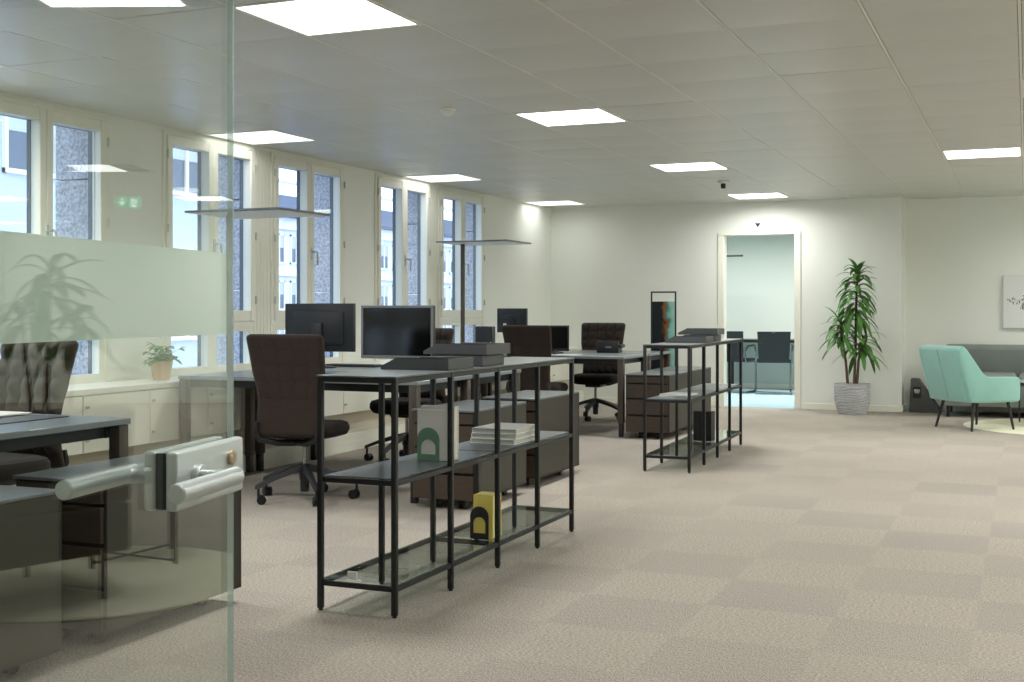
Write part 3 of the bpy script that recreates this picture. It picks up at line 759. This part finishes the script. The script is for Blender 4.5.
# ------------------------------------------------------------------ things on the desks
def monitor(label, loc, rz, w_=.545, h=.345, z0=.105, bez='bezel', tilt=0):
    """screen faces -y; origin on the desk"""
    t = thing('monitor', label, 'monitor', loc, rz, 'computer monitors')
    m_ = TR(0, 0, 0)
    b = MB(); b.box((-w_/2, -.012, z0), (w_/2, .02, z0+h), .006, 2); b.box((-w_*.36, .02, z0+.05), (w_*.36, .045, z0+h-.06), .012, 2); b.build('shell', M['mon_back'], t)
    f = MB(); k = .017
    for a in ((-w_/2, z0, w_/2, z0+k+.006), (-w_/2, z0+h-k, w_/2, z0+h), (-w_/2, z0+k+.006, -w_/2+k, z0+h-k), (w_/2-k, z0+k+.006, w_/2, z0+h-k)):
        f.box((a[0], -.020, a[1]), (a[2], -.0121, a[3]), .002, 1)
    f.build('bezel', M[bez], t)
    MB().box((-w_/2+k-.001, -.0165, z0+k+.005), (w_/2-k+.001, -.0122, z0+h-k+.001)).build('screen', M['screen'], t)
    s_ = MB(); s_.box((-.045, .045, .012), (.045, .07, z0+h*.6), .008, 2); s_.lathe([(.0, 0), (.13, 0), (.13, .008), (.10, .014), (0, .016)], 32, c=(0, .03, 0))
    st = s_.build('stand', M['blackpl'], t)
    lb = MB().box((w_*.14, .0452, z0+.06), (w_*.26, .0462, z0+.10)); lb.build('label_sticker', M['white_pl'], t)
    v = MB()
    for q in range(9): v.box((-w_*.3, .0452, z0+h-.10+.0*q), (-w_*.3, .0452, z0+h-.1))
    v.bm.free()
    return t
ZD = .7415
monitor('silver framed monitor with dark screen facing the camera on the near desk', (-3.82, 7.14, ZD), radians(-3), .55, .352, .11)
monitor('black monitor seen from the back, standing left of the silver framed one', (-4.885, 7.90, ZD), radians(187), .56, .36, .12, 'blackpl')
monitor('glossy black screen facing the camera on the far desk', (-4.36, 11.36, ZD), radians(28), .36, .255, .02, 'blackpl')
monitor('distant black monitor seen from the back, above the far chair', (-5.13, 12.2, ZD), radians(183), .34, .26, .185, 'blackpl')
t = thing('computer_tower', 'slim upright dark slate box with white dots at the far end of the near desks', 'computer', (-3.57, 7.98, ZD))
MB().box((-.075, 0, 0), (.065, .045, .315), .004, 1).build('case', M['mon_back'], t)
b = MB()
for k in range(5): b.box((.045, -.0012, .155+.022*(k % 3)), (.050, .0, .160+.022*(k % 3))) if k < 3 else b.box((.055, -.0012, .166+.022*(k-3)), (.060, .0, .171+.022*(k-3)))
b.build('status_light', M['white_pl'], t)
def keyboard(label, loc, rz):
    t = thing('keyboard', label, 'keyboard', loc, rz, 'keyboards')
    MB().box((-.22, -.07, 0), (.22, .07, .014), .005, 2).build('keyboard_base', M['blackpl'], t)
    b = MB()
    for r in range(5):
        for c_ in range(14): b.box((-.208+.0298*c_, -.062+.025*r, .0141), (-.208+.0298*c_+.026, -.062+.025*r+.021, .018))
    b.build('keys', M['plastic'], t)
    return t
keyboard('black keyboard on the desk behind the high-backed chair', (-4.74, 8.14, ZD), radians(182))
keyboard('black keyboard on the near desk in front of the silver framed monitor', (-3.85, 6.86, ZD), radians(-2))
tag(MB().box((-.30, -.2, 0), (.30, .2, .004), .0015, 1).build('desk_pad', M['plastic'], loc=(-4.25, 7.02, ZD)), 'dark desk pad on the near desk beside the high-backed chair', 'desk pad')
# desk phone, display turned to the far chair
t = thing('desk_phone', 'black desk phone seen from behind in front of the far chair', 'phone', (-3.86, 11.72, ZD), radians(186))
MB().prism([(-.09, 0), (.09, 0), (.09, .03), (-.07, .12), (-.09, .12)], 'x', -.12, .10, .004, 2, xf=Matrix.Rotation(pi, 4, 'Z')).build('phone_body', M['blackpl'], t)
MB().box((-.135, -.09, .05), (-.105, .10, .085), .012, 3).build('handset', M['blackpl'], t)
MB().box((-.03, .0912, .05), (.03, .0922, .065)).build('type_label', M['bezel'], t)
for k, (x, y, rz, lab) in enumerate(((-4.33, 11.05, 12, 'white sheet of paper on the far desk left of the phone'), (-4.08, 10.98, -8, 'white sheet of paper on the far desk before the phone'))):
    tag(MB().box((-.148, -.105, 0), (.148, .105, .002)).build('paper_sheet', M['paper'], loc=(x, y, ZD+.0005)), lab, 'paper', 'papers on the far desk').rotation_euler.z = radians(rz)
t = thing('mouse', 'black computer mouse under the glossy far screen', 'mouse', (-4.22, 11.12, ZD))
MB().lathe([(.0, 0), (.03, 0), (.034, .01), (.028, .026), (.012, .034), (0, .035)], 20, xf=Matrix.Scale(1.7, 4, (0, 1, 0))).build('mouse_body', M['blackpl'], t)
MB().box((-.003, .02, .031), (.003, .035, .036), .001, 1).build('mouse_wheel', M['bezel'], t)
# foreground desk: pad and papers
tag(MB().box((-.34, -.23, 0), (.34, .23, .004), .0015, 1).build('desk_pad', M['plastic'], loc=(-3.93, 3.66, ZD)), 'dark desk pad under the white papers behind the glass door', 'desk pad')
for k in range(3):
    tag(MB().box((-.21, -.148, 0), (.21, .148, .003)).build('paper_sheet', M['paper'], loc=(-4.0+.01*k, 3.72, ZD+.0047+.0033*k)), ('lowest', 'middle', 'topmost')[k]+' of the white papers on the desk behind the glass door', 'paper', 'papers behind the glass door').rotation_euler.z = radians((2, -4, 1)[k])
# framed print standing on the far pedestal
t = thing('framed_print', 'tall free-standing framed abstract print, dark and teal, behind the farther pedestals', 'picture', (-3.79, 12.95, 0), radians(4))
b = MB()
for x in (0, .265):
    b.box((x-.008, -.008, 0), (x+.008, .008, 1.372), .002, 1); b.box((x-.012, -.15, 0), (x+.012, .15, .012), .002, 1)
b.box((.008, -.008, 1.356), (.257, .008, 1.372)); b.build('frame', M['steel'], t)
MB().box((.0085, -.006, .30), (.2565, .006, 1.262)).build('print_panel', M['art'], t)

# ------------------------------------------------------------------ floor lamps
def floor_lamp(label, x, y):
    t = thing('floor_lamp', label, 'floor lamp', (x, y, 0), 0, 'flat-headed floor lamps')
    MB().box((-.12, -.22, 0), (.12, .22, .012), .003, 1).build('base', M['bronze'], t)
    MB().box((-.017, -.017, .012), (.017, .017, 1.845), .003, 1).build('pole', M['bronze'], t)
    MB().box((-.16, -.30, 1.845), (.62, .34, 1.860), .003, 1).build('lamp_head', M['chrome_grey'], t)
    MB().box((-.14, -.28, 1.8415), (.60, .32, 1.8448)).build('diffuser', M['white_pl'], t)
    return t
floor_lamp('floor lamp with flat rectangular head behind the glass door edge', -5.21, 7.22)
floor_lamp('farther floor lamp with flat rectangular head against the far wall', -5.30, 11.30)

# ------------------------------------------------------------------ plants
def blade(b, base, az, el, L, w_, droop, n_=7, fold=.25):
    p = Vector(base); d = Vector((cos(az)*cos(el), sin(az)*cos(el), sin(el))); side = Vector((-sin(az), cos(az), 0))
    rows = []; step = L/n_
    for i in range(n_+1):
        u = i/n_; ww = w_*(sin(pi*min(1, u*.82+.12))**.8)*(1 if u < .97 else .15); nrm = side.cross(d)
        rows.append((p-side*ww+nrm*ww*fold, p.copy(), p+side*ww+nrm*ww*fold)); p = p+d*step
        d = (d+Vector((0, 0, -droop*step/L*1.6))).normalized()
    vs = [q for r in rows for q in r]; fs = []
    for i in range(n_):
        fs += [(i*3, i*3+1, i*3+4, i*3+3), (i*3+1, i*3+2, i*3+5, i*3+4)]
    b._add(vs, fs, True)
def dracaena(label, loc, canes, pot_r=.19, pot_h=.34, seed=1, leaf_w=.017):
    rnd = random.Random(seed)
    t = thing('potted_plant', label, 'plant', loc)
    def potf(u, v):
        a = 2*pi*u; z = v*pot_h
        r = pot_r*(.76+.24*sin(pi/2*min(1, v*1.5+.06)))
        r *= 1+(.055*(abs(sin(pi*(v*11+.30*sin(a*3+v*9)+.2*sin(a*7+v*4))))**.6) if v < .96 else .03)
        return (r*cos(a), r*sin(a), z)
    b = MB(); b.grid(72, 80, potf, closed_u=True); b.lathe([(0, .0), (pot_r*.76, .0)], 72); b.lathe([(pot_r, pot_h), (pot_r*.9, pot_h), (pot_r*.88, pot_h-.03)], 72)
    pot = b.build('pot', M['stone_pot'], t)
    MB().lathe([(pot_r*.93, pot_h-.05), (pot_r*.88, pot_h-.03), (0, pot_h-.022)], 40).build('soil', M['soil'], t)
    for (x0, y0, pts, z0, z1, nl, L0) in canes:
        cb = MB(); P = [Vector((x0, y0, pot_h-.03))] + [Vector(p) for p in pts]
        cb.tube(P, [.017]+[.0145]*(len(pts)-1)+[.010], 10); cb.build('cane', M['stem'], t)
        lb = MB()
        def at(z):
            for i in range(len(P)-1):
                if P[i].z <= z <= P[i+1].z+1e-6: return P[i].lerp(P[i+1], (z-P[i].z)/max(1e-6, P[i+1].z-P[i].z))
            return P[-1]
        for k in range(nl):
            f = k/nl; z = z0+(z1-z0)*f; az = k*2.399+rnd.uniform(-.3, .3)
            el = radians(-5+70*f**1.5+rnd.uniform(-12, 12)); L = L0*(1.05-.35*f)*rnd.uniform(.85, 1.15)
            blade(lb, at(z), az, el, L, leaf_w*rnd.uniform(.85, 1.25), rnd.uniform(.7, 2.0))
        lb.build('foliage', M['leaf'], t)
    return t
dracaena('tall dracaena with cascading leaves in a ribbed grey pot by the far wall', (-1.815, 14.20, 0), [
    (.02, .0, [(.035, 0, .7), (.04, .02, 1.2), (.06, .0, 1.62)], 1.08, 1.62, 70, .37),
    (-.05, .02, [(-.075, .02, .6), (-.12, .0, .88), (-.13, -.02, 1.06)], .82, 1.06, 34, .36),
    (.05, -.01, [(.07, -.01, .6), (.11, -.03, .76), (.13, -.03, .86)], .70, .86, 22, .38)], seed=5, leaf_w=.026)
t = thing('potted_plant', 'small leafy plant in a sand coloured pot on the window sill', 'plant', (-5.40, 6.715, .7005))
MB().lathe([(0, 0), (.052, 0), (.058, .02), (.075, .11), (.078, .128), (.072, .13), (.068, .115), (.066, .11)], 32).build('pot', M['terracotta'], t)
MB().lathe([(.067, .108), (.0, .112)], 24).build('soil', M['soil'], t)
rnd = random.Random(3)
sb, lb = MB(), MB()
for k in range(26):
    az = k*2.399; out = rnd.uniform(.015, .13); h = rnd.uniform(.15, .275)-out*.35
    p = [(.02*cos(az), .02*sin(az), .108), (.5*out*cos(az), .5*out*sin(az), .108+(h-.108)*.7), (out*cos(az), out*sin(az), h)]
    sb.tube(p, .002, 6)
    for q in range(4): blade(lb, p[2] if q < 3 else p[1], az+rnd.uniform(-1.6, 1.6), radians(rnd.uniform(-15, 45)), rnd.uniform(.045, .07), rnd.uniform(.014, .021), .9, 5, .15)
sb.build('stem', M['leaf2'], t); lb.build('foliage', M['leaf2'], t)

# ------------------------------------------------------------------ lounge at the far right
ac = thing('armchair', 'teal velvet armchair with slim black legs by the grey sofa', 'armchair', (-.524, 12.93, .0125), radians(41))
ac.location = (-.47, 12.93, 0)
# local: faces +x
side = [(-.30, .28), (.26, .28), (.275, .30), (.28, .49), (.26, .52), (-.10, .525), (-.15, .555), (-.35, .80), (-.39, .825), (-.44, .80), (-.43, .72)]
for y0, y1 in ((-.315, -.245), (.245, .315)):
    MB().prism(side, 'y', y0, y1, .018, 3).build('side_panel', M['teal'], ac)
MB().prism([(-.31, .28), (-.19, .28), (-.31, .80), (-.345, .825), (-.42, .82), (-.455, .79)], 'y', -.262, .262, .02, 3).build('backrest', M['teal'], ac)
MB().box((-.25, -.244, .27), (.29, .244, .355), .02, 3).build('seat_base', M['teal'], ac)
MB().box((-.24, -.242, .356), (.315, .242, .455), .035, 4).build('seat_cushion', M['teal'], ac)
MB().tube([(-.318, -.0, .31), (-.385, -.0, .55), (-.455, 0, .785)], .003, 6).build('back_seam', M['leaf2'], ac)
for x, y, dx, dy in ((-.20, -.22, -.06, -.05), (-.20, .22, -.06, .05), (.20, -.22, .03, -.05), (.20, .22, .03, .05)):
    MB().tube([(x+dx, y+dy, 0), (x, y, .285)], [.011, .018], 12).build('leg', M['black_m'], ac)
so = thing('sofa', 'long grey sofa against the recessed wall behind the teal armchair', 'sofa', (-.86, 14.98, 0))
MB().prism([(-.02, .36), (-.16, .36), (-.22, .74), (-.18, .775), (-.06, .78), (-.02, .76)], 'x', 0, 2.3, .03, 4).build('backrest', M['sofa'], so)
MB().box((0, -.82, .12), (2.3, -.03, .36), .02, 2).build('sofa_base', M['sofa'], so)
for k in range(3): MB().box((.015+.76*k, -.84, .361), (.755+.76*k, -.20, .475), .045, 5).build('seat_cushion', M['sofa'], so)
for x, y in ((.06, -.74), (.06, -.1), (2.24, -.74), (2.24, -.1)):
    MB().tube([(x, y, 0), (x, y, .125)], .016, 12).build('leg', M['black_m'], so)
tag(MB().lathe([(0, 0), (1.0, 0), (1.003, .003), (.99, .006), (0, .006)], 96).build('round_rug', M['rug'], loc=(.40, 13.35, .0)), 'round cream rug on the carpet under the lounge table', 'rug')
ct = thing('coffee_table', 'pale topped coffee table with thin black legs cut by the right edge', 'table', (.28, 13.72, 0))
MB().lathe([(0, .425), (.37, .425), (.375, .431), (.37, .44), (0, .44)], 64).build('table_top', M['marble'], ct)
MB().lathe([(.352, .405), (.36, .405), (.36, .424), (.352, .424)], 48).build('ring_frame', M['black_m'], ct)
for k in range(4):
    a = radians(178+90*k); MB().bar((.352*cos(a), .352*sin(a), 0.0), (.352*cos(a), .352*sin(a), .424), .016, .016).build('leg', M['black_m'], ct)
for k in ct.children:
    if k.name.startswith('leg'): k.location.z = .0
wb = thing('wooden_box', 'light wooden box on the coffee table at the right edge', 'box', (.04, 13.66, .468))
b = MB(); b.box((0, 0, 0), (.22, .16, .006)); b.box((0, 0, .006), (.006, .16, .13), .001, 1); b.box((.214, 0, .006), (.22, .16, .13), .001, 1); b.box((.006, 0, .006), (.214, .006, .13)); b.box((.006, .154, .006), (.214, .16, .13))
b.build('box_shell', M['wood'], wb)
MB().tube([(.06, .003, .13), (.06, .003, .16), (.16, .003, .16), (.16, .003, .13)], .006, 8).build('box_handle', M['wood'], wb)
book('book', 'white book lying under the wooden box on the coffee table', .30, .24, .027, (-.03, 13.62, .4405), 0, 'paper', 'pages', None, True)
# grey felt bag with a black patch
fb = thing('felt_bag', 'grey felt bag with a black label leaning by the sofa end', 'bag', (-1.245, 14.66, 0), radians(-3))
MB().prism([(.0, 0), (.33, 0), (.32, .06), (.10, .385), (.02, .39)], 'y', 0, .16, .01, 2).build('bag_body', M['felt'], fb)
pt = MB().box((.045, -.012, .17), (.135, -.0005, .295), .003, 1).build('label_patch', M['blackpl'], fb)
b = MB()
for k, (x, z, w2, h2) in enumerate(((.062, .205, .012, .03), (.078, .21, .010, .022), (.092, .205, .016, .012), (.092, .222, .010, .014), (.112, .212, .008, .02), (.066, .192, .05, .006))): b.box((x, -.0132, z+.03), (x+w2, -.0121, z+h2+.03))
b.build('label_print', M['white_pl'], pt)
# canvas with a branch drawing
cv = thing('canvas_picture', 'white canvas with a grey branch drawing above the sofa', 'picture', (-.25, YR-.001, .96))
MB().box((0, -.03, 0), (1.1, 0, .60), .003, 1).build('canvas', M['canvas'], cv)
b = MB(); rnd = random.Random(11)
def twig(x, z, a, L, r, d):
    x2, z2 = x+L*cos(a), z+L*sin(a)
    b.tube([(x, -.031, z), ((x+x2)/2, -.031, (z+z2)/2+rnd.uniform(-.01, .01)), (x2, -.031, z2)], [r, r*.8, r*.5], 5)
    if d:
        for k in range(3): twig(x+(x2-x)*(.4+.3*k), z+(z2-z)*(.4+.3*k), a+rnd.uniform(-.9, .9), L*.55, r*.6, d-1)
    else:
        for k in range(3):
            q = rnd.uniform(.3, 1); b.lathe([(.007, 0), (.005, .001), (0, .001)], 6, xf=TR(x+(x2-x)*q, -.0305, z+(z2-z)*q+rnd.uniform(-.015, .015), rx=pi/2))
for x, z, a in ((.95, .36, 2.9), (.72, .42, 3.0), (.60, .38, 3.25)): twig(x, z, a, .28, .003, 3)
b.build('branch_drawing', M['ink'], cv)

# sticker over the doorway
t = thing('door_sticker', 'small white sticker with a dark downward triangle above the doorway', 'sign', (-2.965, YB-.001, 2.172))
MB().box((-.055, -.002, -.06), (.055, 0, .05), .0005, 1).build('sticker_sheet', M['paper'], t)
MB().prism([(-.033, .034), (-.012, .036), (0, .031), (.012, .036), (.033, .034), (0, -.018)], 'y', -.0028, -.0021).build('triangle_mark', M['gasket'], t)
b = MB()
for k in range(6): b.box((-.03+.0105*k, -.0027, -.042), (-.03+.0105*k+.007, -.0021, -.034))
b.build('caption_line', M['ink'], t)

# ------------------------------------------------------------------ meeting room furniture
mt = thing('meeting_table', 'long dark table in the meeting room behind the doorway', 'table', (-2.6, 17.70, 0))
MB().box((-1.6, -.2, .70), (1.2, .45, .74), .004, 1).build('table_top', M['blackpl'], mt)
for x in (-1.45, 1.05):
    for y in (-.14, .38): MB().box((x-.025, y-.025, 0.001), (x+.025, y+.025, .70), .004, 1).build('leg', M['blackpl'], mt)
def make_cantilever():
    t = thing('cantilever_chair', '', 'chair', (0, 0, 0))     # faces +y
    MB().box((-.23, -.22, .44), (.23, .24, .485), .015, 3).build('seat', M['blackpl'], t)
    def bk(off):
        def fn(u, v):
            x = (2*u-1)*(.225-.02*(1-v)); z = .44+.43*v
            return (x, -.235-.07*v+.02*((2*u-1)**2)+off, z)
        return fn
    b = MB(); b.grid(13, 15, bk(0)); b.grid(13, 15, bk(-.022))
    g = [bk(0), bk(-.022)]
    for (u0, v0, u1, v1) in ((0,0,1,0), (0,1,1,1), (0,0,0,1), (1,0,1,1)):
        k = 14; b._add([q(u0+(u1-u0)*i/k, v0+(v1-v0)*i/k) for i in range(k+1) for q in g], [(2*i, 2*i+2, 2*i+3, 2*i+1) for i in range(k)])
    br = b.build('backrest', M['blackpl'], t)
    bb = MB(); bb.box((-.19, -.291, .70), (.19, -.284, .735), .002, 1); bb.build('back_band', M['gasket'], br)
    for s_ in (-1, 1):
        MB().tube([(s_*.24, -.21, .02), (s_*.24, .16, .02), (s_*.24, .21, .04), (s_*.24, .235, .09), (s_*.24, .24, .40), (s_*.24, .20, .44), (s_*.24, -.22, .44), (s_*.235, -.27, .62)], .0125, 12).build('side_frame', M['chrome_grey'], t)
        MB().tube([(s_*.24, -.26, .60), (s_*.255, -.18, .665), (s_*.255, .1, .675)], .014, 10).build('armrest', M['blackpl'], t)
    MB().tube([(-.24, -.21, .02), (.24, -.21, .02)], .0125, 12).build('floor_bar', M['chrome_grey'], t)
    return t
m0 = make_cantilever(); m0.location = (-3.25, 17.10, .001); m0.rotation_euler.z = radians(12); m0['group'] = 'cantilever chairs in the meeting room'
m0['label'] = 'black mesh cantilever chair in the doorway, right one of two'
dup(m0, 'black cantilever chair in the doorway, left one, partly behind the shelf', (-3.82, 17.20, .001), radians(-6), 'cantilever chairs in the meeting room')
t = thing('pendant_lamp', 'thin dark linear lamp seen through the doorway top left', 'lamp', (-4.4, 17.2, 1.93), radians(-6))
MB().box((-.7, -.02, -.012), (.72, .02, .012), .003, 1).build('lamp_bar', M['blackpl'], t)
for x in (-.6, .5): MB().tube([(x, 0, .012), (x, 0, HC-1.93)], .002, 6).build('suspension_wire', M['blackpl'], t)

# ------------------------------------------------------------------ things right of the view, mirrored in the glass door
tag(MB().lathe([(0, 0), (.72, 0), (.725, .004), (.72, .011), (.70, .012), (0, .012)], 96).build('round_rug', M['rug'], loc=(.76, 5.04, 0)), 'round cream rug mirrored in the lower part of the glass door', 'rug')
lc = thing('lounge_chair', 'dark lounge chair mirrored in the glass door at the lower left', 'armchair', (.978, 4.635, .0125), radians(39.3))
MB().box((-.33, -.40, .18), (.33, .40, .38), .02, 3).build('seat_base', M['blackpl'], lc)
MB().prism([(-.17, .381), (-.33, .381), (-.36, .76), (-.29, .78), (-.23, .76)], 'y', -.40, .40, .02, 3).build('backrest', M['blackpl'], lc)
for s_ in (-1, 1): MB().box((-.20, s_*.36-.04, .381), (.31, s_*.36+.04, .56), .02, 3).build('armrest', M['blackpl'], lc)
MB().box((-.18, -.318, .381), (.33, .318, .46), .03, 3).build('seat_cushion', M['blackpl'], lc)
for x in (-.31, .31):
    for y in (-.28, .28): MB().tube([(x, y, 0), (x, y, .18)], .012, 10).build('leg', M['black_m'], lc)
st = thing('side_table', 'thin-legged side table with crossed lower braces mirrored in the glass door', 'table', (.71, 5.449, .0125), radians(-20))
MB().box((-.19, -.19, .44), (.19, .19, .46), .003, 1).build('table_top', M['blackpl'], st)
for x in (-.18, .18):
    for y in (-.18, .18): MB().box((x-.009, y-.009, 0), (x+.009, y+.009, .4395)).build('leg', M['black_m'], st)
b = MB(); b.bar((-.172, -.172, .014), (.172, .172, .014), .008, .008); b.bar((-.172, .172, .023), (.172, -.172, .023), .008, .008); b.build('cross_brace', M['black_m'], st)
dracaena('broad-leaved plant in a grey pot mirrored in the frosted band of the glass door', (1.62, 6.69, 0), [
    (.0, .0, [(.01, 0, .7), (.0, .02, 1.42)], 1.2, 1.42, 22, .40), (.08, .05, [(.12, .05, .6), (.20, .08, 1.2)], 1.05, 1.2, 12, .34), (-.08, -.04, [(-.14, -.05, .6), (-.20, -.08, 1.15)], 1.0, 1.15, 12, .34)], seed=9, leaf_w=.036)
# emergency exit sign hanging from the ceiling, mirrored in the glass door
es = thing('exit_sign', 'green running-man exit sign hanging from the ceiling, mirrored in the glass door', 'sign', (1.82, 8.6, 1.955), radians(150))
MB().box((-.15, -.012, -.075), (.15, .012, .075), .004, 1).build('sign_box', M['white_pl'], es)
for s_ in (1, -1):
    f = MB().box((-.145, s_*.0125, -.07), (.145, s_*.0135, .07)).build('sign_face', M['green_sign'], es)
    g = MB(); y = (s_*.0137, s_*.0145)
    g.box((-.085, y[0], -.0), (-.065, y[1], .05)); g.prism([(-.115, .005), (-.035, .005), (-.075, -.045)], 'y', *sorted(y))
    g.box((.03, y[0], -.05), (.095, y[1], .05)); g.build('pictogram', M['white_sign'], f)
    r = MB(); y2 = sorted((s_*.0147, s_*.0153))
    r.lathe([(.008, 0), (.008, .0006)], 12, xf=TR(.066, y2[0], .034, rx=-pi/2))
    r.prism([(.055, .024), (.072, .022), (.07, -.006), (.084, -.026), (.078, -.032), (.062, -.012), (.05, -.036), (.043, -.032), (.054, -.004)], 'y', *y2)
    r.prism([(.044, .016), (.086, .002), (.086, .008), (.046, .022)], 'y', *y2); r.build('running_figure', M['green_sign'], f)
for x in (-.12, .12): MB().tube([(x, 0, .075), (x, 0, (HC-1.955)/.62)], .002, 6).build('suspension_wire', M['alu'], es)
es.scale = (.62, .62, .62)
